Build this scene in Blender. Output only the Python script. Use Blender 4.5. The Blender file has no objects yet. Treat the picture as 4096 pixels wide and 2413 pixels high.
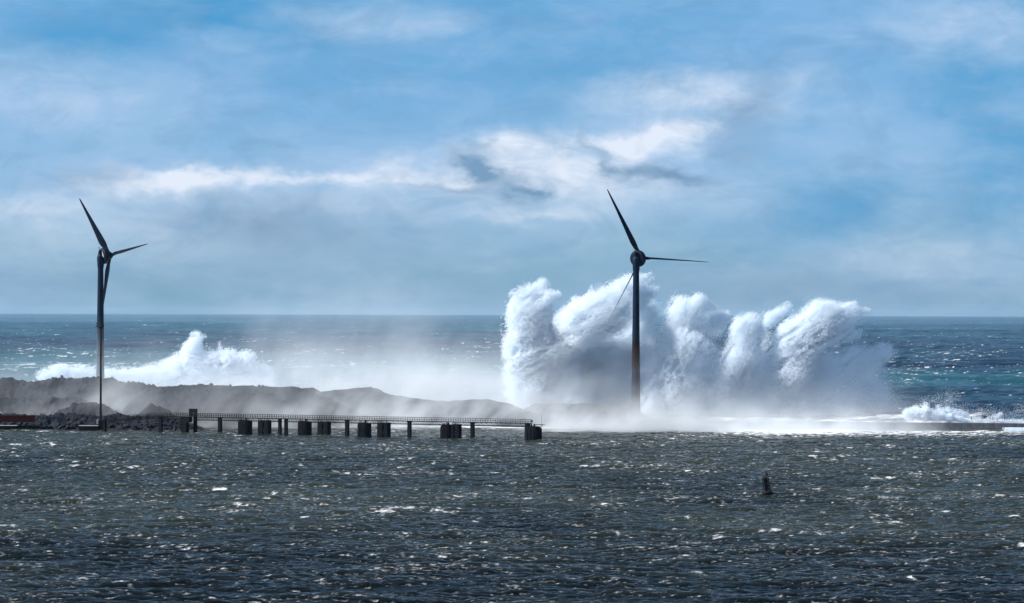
import bpy, bmesh, math, random, time
import numpy as np
from mathutils import Vector, Matrix, Quaternion
T0 = time.time()
rng = np.random.default_rng(7)
random.seed(7)
sc = bpy.context.scene
col = sc.collection

# ---------------------------------------------------------------- camera
F_PX, CX, CY, H = 12000.0, 2048.0, 1206.5, 50.0      # focal length in pixels of the 4096 px photograph, eye 50 m up
PITCH, ROLL = 0.00371, 0.00293
right = Vector((math.cos(ROLL), 0, math.sin(ROLL)))
fwd = Vector((0, math.cos(PITCH), math.sin(PITCH)))
right = (right - fwd * right.dot(fwd)).normalized()
up = right.cross(fwd)
cam = bpy.data.cameras.new('camera')
cam.sensor_width = 36.0
cam.lens = 36.0 * F_PX / 4096.0
cam.clip_start, cam.clip_end = 1.0, 200000.0
camo = bpy.data.objects.new('camera', cam)
col.objects.link(camo)
camo.matrix_world = Matrix(((right.x, up.x, -fwd.x, 0), (right.y, up.y, -fwd.y, 0), (right.z, up.z, -fwd.z, H), (0, 0, 0, 1)))
sc.camera = camo

def W(px, py, D):
    """the point of the place seen at photo pixel (px, py) at D metres out to sea"""
    d = fwd * F_PX + right * (px - CX) + up * (CY - py)
    return Vector((0, 0, H)) + d * (D / d.y)

# ---------------------------------------------------------------- world
SUN_EL, SUN_AZ = math.radians(38), math.radians(-101)   # azimuth from +Y towards +X
world = bpy.data.worlds.new("World")
sc.world = world
world.use_nodes = True
nt = world.node_tree
nt.nodes.clear()
N, L = nt.nodes.new, nt.links.new
def math_(op, a, b=None, c=None, clamp=False):
    n = N('ShaderNodeMath'); n.operation = op; n.use_clamp = clamp
    for i, v in enumerate((a, b, c)):
        if v is None: continue
        if isinstance(v, (int, float)): n.inputs[i].default_value = v
        else: L(v, n.inputs[i])
    return n.outputs[0]
def mixc(f, a, b, mode='MIX'):
    n = N('ShaderNodeMix'); n.data_type = 'RGBA'; n.blend_type = mode
    for i, v in ((0, f), (6, a), (7, b)):
        if isinstance(v, (int, float)): n.inputs[i].default_value = v
        elif isinstance(v, tuple): n.inputs[i].default_value = (*v, 1)
        else: L(v, n.inputs[i])
    return n.outputs[2]
sky = N('ShaderNodeTexSky'); sky.sky_type = 'NISHITA'; sky.sun_disc = False
sky.sun_elevation = SUN_EL; sky.sun_rotation = SUN_AZ
sky.air_density = 1.0; sky.dust_density = 0.6; sky.ozone_density = 2.0
tc = N('ShaderNodeTexCoord')
nrm = N('ShaderNodeVectorMath'); nrm.operation = 'NORMALIZE'; L(tc.outputs['Generated'], nrm.inputs[0])
sep = N('ShaderNodeSeparateXYZ'); L(nrm.outputs[0], sep.inputs[0])
az = math_('ARCTAN2', sep.outputs[0], sep.outputs[1])
el = math_('ARCSINE', sep.outputs[2])
def noise(scale_vec, detail, rough, dist=0.0, off=(0, 0, 0), src=None):
    m = N('ShaderNodeMapping'); m.inputs['Scale'].default_value = scale_vec; m.inputs['Location'].default_value = off
    L(src or nrm.outputs[0], m.inputs[0])
    n = N('ShaderNodeTexNoise'); n.inputs['Scale'].default_value = 1.0
    n.inputs['Detail'].default_value = detail; n.inputs['Roughness'].default_value = rough
    n.inputs['Distortion'].default_value = dist
    L(m.outputs[0], n.inputs['Vector'])
    return n
# clouds are drawn on direction: (azimuth, elevation) warped by turbulence
wn = noise((22, 22, 42), 5, 0.55)
ws = N('ShaderNodeVectorMath'); ws.operation = 'SUBTRACT'; L(wn.outputs['Color'], ws.inputs[0]); ws.inputs[1].default_value = (.5, .5, .5)
wm = N('ShaderNodeVectorMath'); wm.operation = 'MULTIPLY'; L(ws.outputs[0], wm.inputs[0]); wm.inputs[1].default_value = (.060, .022, 0)
wn2 = noise((90, 90, 170), 4, 0.6, off=(3, 1, 7))
ws2 = N('ShaderNodeVectorMath'); ws2.operation = 'SUBTRACT'; L(wn2.outputs['Color'], ws2.inputs[0]); ws2.inputs[1].default_value = (.5, .5, .5)
wm2 = N('ShaderNodeVectorMath'); wm2.operation = 'MULTIPLY'; L(ws2.outputs[0], wm2.inputs[0]); wm2.inputs[1].default_value = (.014, .008, 0)
comb = N('ShaderNodeCombineXYZ'); L(az, comb.inputs[0]); L(el, comb.inputs[1])
pw = N('ShaderNodeVectorMath'); pw.operation = 'ADD'; L(comb.outputs[0], pw.inputs[0]); L(wm.outputs[0], pw.inputs[1])
pw2 = N('ShaderNodeVectorMath'); pw2.operation = 'ADD'; L(pw.outputs[0], pw2.inputs[0]); L(wm2.outputs[0], pw2.inputs[1])
def puffs(lst):
    tot = None
    for (px, py, sx, sy, a) in lst:
        m = N('ShaderNodeVectorMath'); m.operation = 'SUBTRACT'; L(pw2.outputs[0], m.inputs[0])
        m.inputs[1].default_value = ((px - 2048) / 12000, (1252 - py) / 12000, 0)
        q = N('ShaderNodeVectorMath'); q.operation = 'MULTIPLY'; L(m.outputs[0], q.inputs[0])
        q.inputs[1].default_value = (12000 / sx, 12000 / sy, 0)
        d = N('ShaderNodeVectorMath'); d.operation = 'DOT_PRODUCT'; L(q.outputs[0], d.inputs[0]); L(q.outputs[0], d.inputs[1])
        e = math_('EXPONENT', math_('MULTIPLY', d.outputs['Value'], -1.0))
        tot = math_('MULTIPLY_ADD', e, a, tot if tot is not None else 0.0)
    return tot
white = puffs([(120, 830, 260, 60, .35), (600, 750, 330, 55, .8), (780, 730, 130, 40, .4), (1200, 715, 450, 30, .7), (1700, 690, 330, 60, .65),
               (2080, 610, 250, 50, .45), (2250, 690, 330, 90, .7), (2620, 580, 260, 55, .95), (2780, 540, 120, 40, .5), (2500, 800, 500, 120, .25),
               (2600, 380, 360, 110, .55), (3050, 380, 300, 130, .3), (1400, 830, 400, 70, .3), (3700, 1000, 500, 120, .25), (500, 950, 800, 160, .3),
               (1500, 80, 420, 90, .35), (3900, 120, 400, 160, .4), (300, 420, 500, 180, .3), (2150, 850, 220, 30, .3)])
dark = puffs([(1935, 655, 90, 62, 1.05), (2040, 745, 70, 45, .9), (1800, 735, 120, 26, .45), (2400, 610, 40, 90, .5), (2480, 690, 160, 42, .6),
              (2700, 725, 130, 40, .7), (2990, 440, 130, 150, .5), (350, 720, 260, 35, .35), (1000, 870, 350, 80, .35), (3000, 620, 120, 90, .3),
              (1200, 950, 600, 140, .35), (450, 1160, 900, 60, .2), (3150, 1150, 900, 90, .35)])
deep = puffs([(3350, 800, 260, 120, .8), (500, 130, 650, 110, .8), (1250, 120, 330, 120, .85), (2100, 160, 380, 150, .6), (2850, 250, 500, 120, .45),
              (3950, 520, 260, 420, .85), (1900, 330, 1500, 110, .35), (3150, 900, 320, 160, .3), (900, 60, 300, 60, .4)])
cn = noise((14, 14, 40), 7, 0.55, 0.4, (5, 2, 1))       # broad veils over the whole dome
cn2 = noise((55, 55, 110), 7, 0.6, 0.6, (1, 8, 2))
veil = math_('MULTIPLY_ADD', cn.outputs['Fac'], 2.8, -.95, clamp=True)
tex = math_('MULTIPLY_ADD', cn2.outputs['Fac'], 2.3, -.65, clamp=True)
ramp = N('ShaderNodeValToRGB'); r = ramp.color_ramp
L(math_('MULTIPLY', el, 1 / 0.6, clamp=True), ramp.inputs[0])
r.elements[0].position = 0.0;  r.elements[0].color = (.19, .39, .56, 1)
r.elements[1].position = 1.0;  r.elements[1].color = (.10, .17, .28, 1)
for p, c in ((.04, (.23, .45, .66)), (.075, (.27, .50, .79)), (.115, (.17, .43, .75)), (.17, (.10, .38, .70)), (.24, (.11, .30, .52)), (.4, (.11, .20, .33))):
    e = r.elements.new(p); e.color = (*c, 1)
c0 = ramp.outputs[0]
c1 = mixc(math_('MULTIPLY', veil, 0.42), c0, (.42, .60, .93))
c2 = mixc(math_('MULTIPLY', deep, math_('MULTIPLY_ADD', veil, -.5, 1.15), clamp=True), c1, (.03, .31, .64))
cn3 = noise((24, 24, 60), 8, 0.6, 0.8, (4, 4, 3))        # long thin streaks of cirrus
cir = math_('MULTIPLY_ADD', cn3.outputs['Fac'], 3.2, -1.45, clamp=True)
wisp = math_('MULTIPLY', cir, math_('MULTIPLY_ADD', tex, .2, .06))
wf0 = math_('MULTIPLY', white, math_('MULTIPLY_ADD', tex, 0.7, 0.6))
wf = math_('MAXIMUM', math_('MULTIPLY_ADD', wf0, 1.15, -.04, clamp=True), wisp)
c3 = mixc(wf, c2, (.86, .92, 1.06))
df = math_('MULTIPLY_ADD', math_('MULTIPLY', dark, math_('MULTIPLY_ADD', tex, 0.8, 0.6)), 1.25, -.08, clamp=True)
c4 = mixc(df, c3, (.17, .31, .52))
mo = noise((34, 34, 80), 9, 0.62, 1.2, (9, 3, 6))          # mottled grey-blue patches between the veils
mf = math_('MULTIPLY', math_('MULTIPLY_ADD', mo.outputs['Fac'], 4.5, -2.1, clamp=True), .38)
c4 = mixc(mf, c4, (.13, .32, .56))
# the Nishita sky shows through the veils, most in the open upper sky
sk = mixc(1.0, sky.outputs[0], (.075, .095, .12), 'MULTIPLY')
c5 = mixc(0.82, sk, c4)
bg = N('ShaderNodeBackground'); bg.inputs['Strength'].default_value = 0.0585
x10 = mixc(1.0, c5, (10.0, 10.0, 10.0), 'MULTIPLY')
L(x10, bg.inputs['Color'])
out = N('ShaderNodeOutputWorld'); L(bg.outputs[0], out.inputs['Surface'])

sun = bpy.data.lights.new('sun', 'SUN'); sun.energy = 5.0; sun.angle = math.radians(0.5); sun.color = (1.0, .955, .90)
suno = bpy.data.objects.new('sun', sun); col.objects.link(suno)
SUND = Vector((math.sin(SUN_AZ) * math.cos(SUN_EL), math.cos(SUN_AZ) * math.cos(SUN_EL), math.sin(SUN_EL)))
suno.rotation_euler = SUND.to_track_quat('Z', 'Y').to_euler()

vs = sc.view_settings
vs.view_transform = 'Standard'; vs.look = 'None'; vs.exposure = 0.78; vs.gamma = 1.0; vs.use_curve_mapping = False
cy = sc.cycles
cy.max_bounces = 9; cy.diffuse_bounces = 7; cy.glossy_bounces = 2; cy.transmission_bounces = 6; cy.volume_bounces = 2; cy.transparent_max_bounces = 48
cy.use_denoising = True
cy.sample_clamp_indirect = 6.0

# ---------------------------------------------------------------- helpers
def mat(name, color, rough=.8, metal=0.0, var=.35, scale=1.5, bump=0.0, streak=False, color2=None):
    m = bpy.data.materials.new(name); m.use_nodes = True
    t = m.node_tree; b = t.nodes['Principled BSDF']
    b.inputs['Specular IOR Level'].default_value = .08; b.inputs['Roughness'].default_value = rough; b.inputs['Metallic'].default_value = metal
    g = t.nodes.new('ShaderNodeTexCoord')
    mp = t.nodes.new('ShaderNodeMapping'); mp.inputs['Scale'].default_value = (scale, scale, scale * (.15 if streak else 1))
    t.links.new(g.outputs['Object'], mp.inputs[0])
    n = t.nodes.new('ShaderNodeTexNoise'); n.inputs['Scale'].default_value = 1; n.inputs['Detail'].default_value = 6; n.inputs['Roughness'].default_value = .65
    t.links.new(mp.outputs[0], n.inputs['Vector'])
    cr = t.nodes.new('ShaderNodeValToRGB')
    cr.color_ramp.elements[0].position = .3; cr.color_ramp.elements[1].position = .72
    c2 = color2 or tuple(min(1, c * (1 + var)) for c in color)
    cr.color_ramp.elements[0].color = (*[c * (1 - var) for c in color], 1)
    cr.color_ramp.elements[1].color = (*c2, 1)
    t.links.new(n.outputs['Fac'], cr.inputs[0]); t.links.new(cr.outputs[0], b.inputs['Base Color'])
    if bump:
        bp = t.nodes.new('ShaderNodeBump'); bp.inputs['Strength'].default_value = bump; bp.inputs['Distance'].default_value = .3
        t.links.new(n.outputs['Fac'], bp.inputs['Height']); t.links.new(bp.outputs[0], b.inputs['Normal'])
    return m

M = {}
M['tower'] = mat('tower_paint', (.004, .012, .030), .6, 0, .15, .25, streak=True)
M['graded'] = mat('graded_tower', (.004, .012, .030), .6, 0, .15, .25, streak=True)
def grade_foot(m, z0, z1, pale):
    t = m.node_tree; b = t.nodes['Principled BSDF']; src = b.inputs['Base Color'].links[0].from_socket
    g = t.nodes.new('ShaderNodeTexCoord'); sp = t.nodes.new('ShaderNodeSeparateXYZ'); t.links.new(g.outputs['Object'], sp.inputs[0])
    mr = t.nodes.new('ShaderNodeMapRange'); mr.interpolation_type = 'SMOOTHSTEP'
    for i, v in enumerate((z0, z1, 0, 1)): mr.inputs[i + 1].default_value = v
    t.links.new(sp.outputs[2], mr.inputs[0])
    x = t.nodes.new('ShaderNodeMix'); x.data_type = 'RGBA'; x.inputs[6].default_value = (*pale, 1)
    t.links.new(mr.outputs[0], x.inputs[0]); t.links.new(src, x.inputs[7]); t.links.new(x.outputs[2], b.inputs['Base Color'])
grade_foot(M['graded'], 12, 44, (.085, .12, .16))          # base colour blends paler towards the tower's foot
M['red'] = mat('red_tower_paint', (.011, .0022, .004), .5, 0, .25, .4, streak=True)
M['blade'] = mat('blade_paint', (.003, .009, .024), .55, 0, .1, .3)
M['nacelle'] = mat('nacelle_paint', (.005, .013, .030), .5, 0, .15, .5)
M['panel'] = mat('pale_panel', (.55, .58, .6), .4, 0, .1, .5)
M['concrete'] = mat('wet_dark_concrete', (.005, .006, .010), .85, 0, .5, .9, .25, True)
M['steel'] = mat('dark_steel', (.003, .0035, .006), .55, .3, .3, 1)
M['wallc'] = mat('breakwater_concrete', (.08, .09, .105), .85, 0, .4, .5, .3, True)
M['rock'] = mat('dark_armour_rock', (.010, .012, .018), .85, 0, .5, .8, .5, color2=(.045, .05, .06))
M['slab'] = mat('quay_concrete', (.30, .30, .30), .8, 0, .3, .8)
M['rust'] = mat('rusty_red_paint', (.04, .010, .009), .7, 0, .4, 1.2, .1, True)
M['buoy'] = mat('black_buoy_paint', (.012, .013, .015), .5, 0, .3, 2)

def link(o, parent=None):
    col.objects.link(o)
    if parent: o.parent = parent
    return o
def obj(name, bm, m, parent=None, smooth=False):
    me = bpy.data.meshes.new(name)
    bmesh.ops.recalc_face_normals(bm, faces=bm.faces)
    bm.to_mesh(me); bm.free()
    me.materials.append(m)
    if smooth:
        me.polygons.foreach_set('use_smooth', [True] * len(me.polygons))
        me.set_sharp_from_angle(angle=math.radians(40))
    return link(bpy.data.objects.new(name, me), parent)
def tag(o, label=None, cat=None, group=None, kind=None):
    for k, v in (('label', label), ('category', cat), ('group', group), ('kind', kind)):
        if v: o[k] = v
    return o
def thing(name, label, cat, loc, rz=0.0, group=None):
    o = bpy.data.objects.new(name, None); o.location = loc; o.rotation_euler = (0, 0, rz)
    o.empty_display_size = .5
    col.objects.link(o)
    return tag(o, label, cat, group)
def box(bm, x0, x1, y0, y1, z0, z1, bev=0.0):
    r_ = bmesh.ops.create_cube(bm, size=1.0)
    for v in r_['verts']:
        v.co = Vector(((x0 + x1) / 2 + v.co.x * (x1 - x0), (y0 + y1) / 2 + v.co.y * (y1 - y0), (z0 + z1) / 2 + v.co.z * (z1 - z0)))
    if bev:
        es = list({e for v in r_['verts'] for e in v.link_edges})
        bmesh.ops.bevel(bm, geom=es, offset=bev, segments=1, affect='EDGES')
def prism(bm, poly, y0, y1):
    a = [bm.verts.new((x, y0, z)) for x, z in poly]; b = [bm.verts.new((x, y1, z)) for x, z in poly]
    bm.faces.new(a); bm.faces.new(b[::-1])
    for i in range(len(poly)):
        j = (i + 1) % len(poly)
        bm.faces.new((a[j], a[i], b[i], b[j]))
def tube(bm, p, q, r0, r1=None, seg=8):
    r1 = r0 if r1 is None else r1
    p, q = Vector(p), Vector(q); d = (q - p).normalized()
    a = d.orthogonal().normalized(); b = d.cross(a)
    A = [bm.verts.new(p + (a * math.cos(t) + b * math.sin(t)) * r0) for t in [2 * math.pi * k / seg for k in range(seg)]]
    B = [bm.verts.new(q + (a * math.cos(t) + b * math.sin(t)) * r1) for t in [2 * math.pi * k / seg for k in range(seg)]]
    for i in range(seg):
        j = (i + 1) % seg
        bm.faces.new((A[i], A[j], B[j], B[i]))
    bm.faces.new(A[::-1]); bm.faces.new(B)
def lathe(bm, prof, axis=Vector((0, 0, 1)), org=Vector((0, 0, 0)), seg=32):
    axis = axis.normalized(); a = axis.orthogonal().normalized(); b = axis.cross(a)
    rings = []
    for h, r_ in prof:
        if r_ < 1e-4: rings.append([bm.verts.new(org + axis * h)])
        else: rings.append([bm.verts.new(org + axis * h + (a * math.cos(2 * math.pi * k / seg) + b * math.sin(2 * math.pi * k / seg)) * r_) for k in range(seg)])
    for A, B in zip(rings, rings[1:]):
        if len(A) == 1 and len(B) == 1: continue
        for i in range(seg):
            j = (i + 1) % seg
            if len(A) == 1: bm.faces.new((A[0], B[j], B[i]))
            elif len(B) == 1: bm.faces.new((A[i], A[j], B[0]))
            else: bm.faces.new((A[i], A[j], B[j], B[i]))
    for R in (rings[0], rings[-1]):
        if len(R) > 1: bm.faces.new(R)

LAT = rng.random((64, 64, 64)).astype(np.float32)
def vnoise(x, y, z):
    xi, yi, zi = np.floor(x).astype(np.int32), np.floor(y).astype(np.int32), np.floor(z).astype(np.int32)
    fx, fy, fz = (x - xi), (y - yi), (z - zi)
    fx, fy, fz = fx * fx * (3 - 2 * fx), fy * fy * (3 - 2 * fy), fz * fz * (3 - 2 * fz)
    x0, x1, y0, y1, z0, z1 = xi & 63, (xi + 1) & 63, yi & 63, (yi + 1) & 63, zi & 63, (zi + 1) & 63
    l = lambda a, b, t: a + (b - a) * t
    return l(l(l(LAT[x0, y0, z0], LAT[x1, y0, z0], fx), l(LAT[x0, y1, z0], LAT[x1, y1, z0], fx), fy),
             l(l(LAT[x0, y0, z1], LAT[x1, y0, z1], fx), l(LAT[x0, y1, z1], LAT[x1, y1, z1], fx), fy), fz)
def fbm(x, y, z, octv=4, gain=.5, billow=False):
    s, a, t = 0, 1.0, 0
    for k in range(octv):
        n = vnoise(x + 17.3 * k, y + 5.1 * k, z + 9.7 * k)
        if billow: n = 1 - np.abs(2 * n - 1)
        s = s + a * n; t += a; a *= gain
        x, y, z = x * 2.03, y * 2.03, z * 2.03
    return s / t

def grid_mesh(name, X, Y, Z, m, attrs=None):
    r_, c_ = X.shape
    me = bpy.data.meshes.new(name)
    co = np.stack([X, Y, Z], -1).reshape(-1, 3).astype(np.float32)
    i = np.arange(r_ * c_).reshape(r_, c_)
    q = np.stack([i[:-1, :-1], i[:-1, 1:], i[1:, 1:], i[1:, :-1]], -1).reshape(-1, 4)
    me.vertices.add(len(co)); me.vertices.foreach_set('co', co.ravel())
    me.loops.add(q.size); me.loops.foreach_set('vertex_index', q.ravel().astype(np.int32))
    me.polygons.add(len(q)); me.polygons.foreach_set('loop_start', (np.arange(len(q)) * 4).astype(np.int32))
    me.polygons.foreach_set('use_smooth', np.ones(len(q), bool))
    for k, v in (attrs or {}).items():
        a = me.attributes.new(k, 'FLOAT', 'POINT'); a.data.foreach_set('value', v.ravel().astype(np.float32))
    me.update(calc_edges=True)
    me.materials.append(m)
    return link(bpy.data.objects.new(name, me))

# ---------------------------------------------------------------- water
def ocean_tile(n, size, wind, wdir, hs, seed, choppy=1.0, lmin=0.8, lmax=1e9, spread=4):
    """one periodic patch of wind waves: height, horizontal shift and folding (where crests break)"""
    g = np.random.default_rng(seed)
    k1 = np.fft.fftfreq(n, size / n) * 2 * np.pi
    kx, ky = np.meshgrid(k1, k1, indexing='xy')
    k = np.hypot(kx, ky); k[0, 0] = 1
    Lw = wind * wind / 9.81
    P = np.exp(-1 / (k * Lw) ** 2) / k ** 4
    cs = (kx * math.cos(wdir) + ky * math.sin(wdir)) / k
    P *= np.abs(cs) ** spread + .05
    P *= np.exp(-(k * lmin / (2 * np.pi)) ** 2) * (k > 2 * np.pi / lmax)
    P[0, 0] = 0
    A = (g.normal(size=(n, n)) + 1j * g.normal(size=(n, n))) * np.sqrt(P)
    f = lambda a: np.real(np.fft.ifft2(a)) * n * n
    h = f(A); s = hs / 4 / h.std()
    h = h * s
    dx = f(A * -1j * kx / k) * s * choppy; dy = f(A * -1j * ky / k) * s * choppy
    e = size / n
    ddx = (np.roll(dx, -1, 1) - np.roll(dx, 1, 1)) / 2 / e
    ddy = (np.roll(dy, -1, 0) - np.roll(dy, 1, 0)) / 2 / e
    return dict(n=n, size=size, a=np.stack([h, dx, dy, -(ddx + ddy)], -1).astype(np.float32))
def sample(tile, X, Y, rot=0.0):
    c, s = math.cos(rot), math.sin(rot)
    n = tile['n']; u = (X * c + Y * s) / tile['size'] * n; v = (-X * s + Y * c) / tile['size'] * n
    iu, iv = np.floor(u).astype(np.int64), np.floor(v).astype(np.int64)
    fu, fv = (u - iu)[..., None].astype(np.float32), (v - iv)[..., None].astype(np.float32)
    a = tile['a']; i0, i1, j0, j1 = iu % n, (iu + 1) % n, iv % n, (iv + 1) % n
    r_ = (a[j0, i0] * (1 - fu) + a[j0, i1] * fu) * (1 - fv) + (a[j1, i0] * (1 - fu) + a[j1, i1] * fu) * fv
    return r_[..., 0], r_[..., 1] * c - r_[..., 2] * s, r_[..., 1] * s + r_[..., 2] * c, r_[..., 3]

def water_mat(name, deep_c, pale_c, fine, rough, spec):
    m = bpy.data.materials.new(name); m.use_nodes = True
    t = m.node_tree; b = t.nodes['Principled BSDF']; n_, l_ = t.nodes.new, t.links.new
    g = n_('ShaderNodeTexCoord')
    def nz(sc_, det, rg):
        mp = n_('ShaderNodeMapping'); mp.inputs['Scale'].default_value = sc_; l_(g.outputs['Object'], mp.inputs[0])
        q = n_('ShaderNodeTexNoise'); q.inputs['Scale'].default_value = 1; q.inputs['Detail'].default_value = det; q.inputs['Roughness'].default_value = rg
        l_(mp.outputs[0], q.inputs['Vector']); return q.outputs['Fac']
    def mth(op, a, b_, cl=False, c=None):
        q = n_('ShaderNodeMath'); q.operation = op; q.use_clamp = cl
        for i, v in enumerate((a, b_, c)):
            if v is None: continue
            if isinstance(v, (int, float)): q.inputs[i].default_value = v
            else: l_(v, q.inputs[i])
        return q.outputs[0]
    def mx(f, a, b_):
        q = n_('ShaderNodeMix'); q.data_type = 'RGBA'
        for i, v in ((0, f), (6, a), (7, b_)):
            if isinstance(v, tuple): q.inputs[i].default_value = (*v, 1)
            elif isinstance(v, (int, float)): q.inputs[i].default_value = v
            else: l_(v, q.inputs[i])
        return q.outputs[2]
    at = lambda s_: (lambda q: (setattr(q, 'attribute_name', s_), q.outputs['Fac'])[1])(n_('ShaderNodeAttribute'))
    foam, lace, tone = at('foam'), at('lace'), at('water_tone')
    n1 = nz((.42 / fine, 1.1 / fine, 1.1 / fine), 6, .66); n2 = nz((.25 / fine, .4 / fine, .25 / fine), 7, .72)
    fn = mth('ADD', foam, mth('MULTIPLY', n1, 1.3))
    f1 = mth('MULTIPLY', mth('MULTIPLY', mth('SUBTRACT', fn, 1.14), 4.0, True), .68)
    f0 = mth('MULTIPLY', mth('MULTIPLY', mth('SUBTRACT', fn, 1.0), 4.0, True), .16)
    f1 = mth('MAXIMUM', f1, f0)
    f2 = mth('MULTIPLY', mth('SUBTRACT', mth('ADD', lace, n2), 1.0), 5.0, True)
    ff = mth('MAXIMUM', f1, f2)
    base = mx(tone, deep_c, pale_c)
    l_(mx(ff, base, (.82, .84, .86)), b.inputs['Base Color'])
    l_(mth('MULTIPLY_ADD', ff, .6, False, rough), b.inputs['Roughness'])
    b.inputs['IOR'].default_value = 1.333; b.inputs['Specular IOR Level'].default_value = spec; b.inputs['Specular Tint'].default_value = (1.0, .80, .52, 1)
    bp = n_('ShaderNodeBump'); bp.inputs['Strength'].default_value = 1.0; bp.inputs['Distance'].default_value = .14 * fine
    l_(nz((2.4 / fine, 3.2 / fine, 2.4 / fine), 6, .7), bp.inputs['Height']); l_(bp.outputs[0], b.inputs['Normal'])
    return m

SHORE = 1298.0
def harbour():
    rows, cols = 1000, 900
    t = np.linspace(0, 1, rows)
    Yr = 478 + (SHORE - 478) * (t * .8 + t * t * .2)
    u = np.linspace(-1, 1, cols)
    Y = np.repeat(Yr[:, None], cols, 1); X = u[None, :] * (Y * .171 * 1.16 + 6)
    A = ocean_tile(512, 170.0, 7.0, math.radians(262), 1.45, 3, 1.1, .8, 34, 8)
    B = ocean_tile(512, 61.0, 4.0, math.radians(285), .55, 4, 1.1, .5, 11, 8)
    C = ocean_tile(256, 410.0, 16.0, math.radians(240), .45, 5, .8, 6, 90, 2)
    E_ = ocean_tile(512, 47.0, 3.0, math.radians(255), .26, 6, 1.1, .3, 3.6, 6)
    z, dx, dy, J = 0, 0, 0, 0
    for tl, rot, w in ((A, .07, 1.), (B, -.1, 1.), (C, .05, 1.), (E_, .12, 1.)):
        a = sample(tl, X, Y, rot)
        z = z + a[0] * w; dx = dx + a[1] * w; dy = dy + a[2] * w; J = J + a[3] * w
    gust = fbm(X / 60, Y / 90, 0 * X, 4)
    gust2 = fbm(X / 14 + 9, Y / 22, 0 * X + 3, 3)
    near = np.clip((Y - 1040) / 250, 0, 1)                       # churned water below the breakwater
    side = np.clip((X + 90) / 160, 0.12, 1)
    Jn = (J - J.mean()) / J.std(); zn = z / z.std()
    cap = np.clip((fbm(X / 5 + 40, Y / 9, 0 * X + 8, 4) - .69) * 9, 0, 1) * np.clip(zn, 0, 1)
    foam = np.clip(.285 + Jn * .18 + zn * .08 + cap * .38 + (gust2 - .5) * .16 + (gust - .5) * .12, 0, 1)
    lace = near ** 1.05 * side * .70 + (gust - .5) * .5 * near + np.clip((Y - 1262) / 30, 0, 1) * side * .0 + Jn * .04
    tone = np.clip(.30 + (gust - .5) * 1.8 + near * .6 + zn * .10 + np.clip((Y - 650) / 300, -.04, .25), 0, 1)
    zz = z * (1 - .35 * near)
    m = water_mat('harbour_water', (.002, .004, .0045), (.020, .026, .021), .9, .16, .075)
    o = grid_mesh('harbour_water', X + dx, np.minimum(Y + dy, SHORE + .5), zz, m, dict(foam=foam, lace=lace, water_tone=tone))
    tag(o, kind='structure')
harbour()

def sea():
    cols = 700
    Yr = [SHORE]
    while Yr[-1] < 14000: Yr.append(Yr[-1] * 1.0031 + .8)
    far = np.geomspace(Yr[-1] * 1.02, 60000, 40)
    Yr = np.array(Yr + list(far)); rows = len(Yr)
    u = np.linspace(-1, 1, cols)
    Y = np.repeat(Yr[:, None], cols, 1); X = u[None, :] * (Y * .171 * 1.16 + 6)
    A = ocean_tile(512, 2300.0, 26.0, math.radians(255), 6.0, 11, 1.1, 22, 420, 6)
    B = ocean_tile(512, 610.0, 14.0, math.radians(240), 2.2, 12, 1.0, 4, 90)
    C = ocean_tile(512, 190.0, 8.0, math.radians(225), 1.0, 13, 1.0, 1.4, 25)
    z, dx, dy, J = 0, 0, 0, 0
    for tl, rot, d0, d1 in ((A, .1, 20000, 50000), (B, -.2, 9000, 20000), (C, .3, 3500, 9000)):
        w = np.clip((d1 - Y) / (d1 - d0), 0, 1)
        a = sample(tl, X, Y, rot)
        z = z + a[0] * w; dx = dx + a[1] * w; dy = dy + a[2] * w; J = J + a[3] * np.maximum(w, .3)
    g1 = fbm(X / 260, Y / 900, 0 * X, 4); g2 = fbm(X / 50 + 3, Y / 160, 0 * X + 5, 4)
    depthv = 600000 / Y                                              # how far below the horizon it is seen, photo px
    east = np.clip((X * 1300 / Y - 60) / 60, 0, 1)
    shoal = np.clip((4300 - Y) / 1500, 0, 1) * np.clip((60 - X * 1300 / Y) / 60, .12, 1)   # aerated green water over the shoal, to the west
    Jn = (J - J.mean()) / J.std()
    foam = np.clip(.20 + Jn * .24 + (g2 - .5) * .5 + (g1 - .5) * .3 + z * .03, 0, 1)
    surf = np.clip((1760 - Y) / 420, 0, 1)
    lace = shoal * .38 + (g2 - .5) * .5 * shoal + surf * (.44 + .08 * east) + Jn * .03
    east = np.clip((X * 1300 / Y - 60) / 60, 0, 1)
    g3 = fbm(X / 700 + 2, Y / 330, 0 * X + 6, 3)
    tone = (g3 - .5) * 1.3 + shoal * .95 + np.clip((Y - 6600) / 1200, 0, .42) * (1 - .6 * east) + np.exp(-((Y - 2350) / 500) ** 2) * east * .4 + (g1 - .5) * .55 + (g2 - .5) * .7  # turbid over the shoal, paler far out, a darker band left between
    tone = np.clip(tone, 0, 1)
    # the steep wave heaping up against the wall
    cw = W(3905, 1640, 1352)
    hump = 4.5 * np.exp(-((X - cw.x) / 10.5) ** 2 - ((Y - 1352) / 11) ** 2) + 1.5 * np.exp(-((X - cw.x - 24) / 9) ** 2 - ((Y - 1345) / 8) ** 2) \
        + 2.5 * np.exp(-((X - cw.x + 22) / 12) ** 2 - ((Y - 1345) / 8) ** 2)
    calm = np.clip((Y - 1299) / 60, .15, 1)
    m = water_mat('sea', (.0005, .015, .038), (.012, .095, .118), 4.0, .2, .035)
    o = grid_mesh('sea', X + dx * (Y > 1330), np.maximum(Y + dy * (Y > 1330), SHORE), z * calm + hump, m, dict(foam=np.clip(foam + hump * .04, 0, 1), lace=lace, water_tone=tone))
    tag(o, kind='structure')
sea()
print('water', time.time() - T0)

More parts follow.
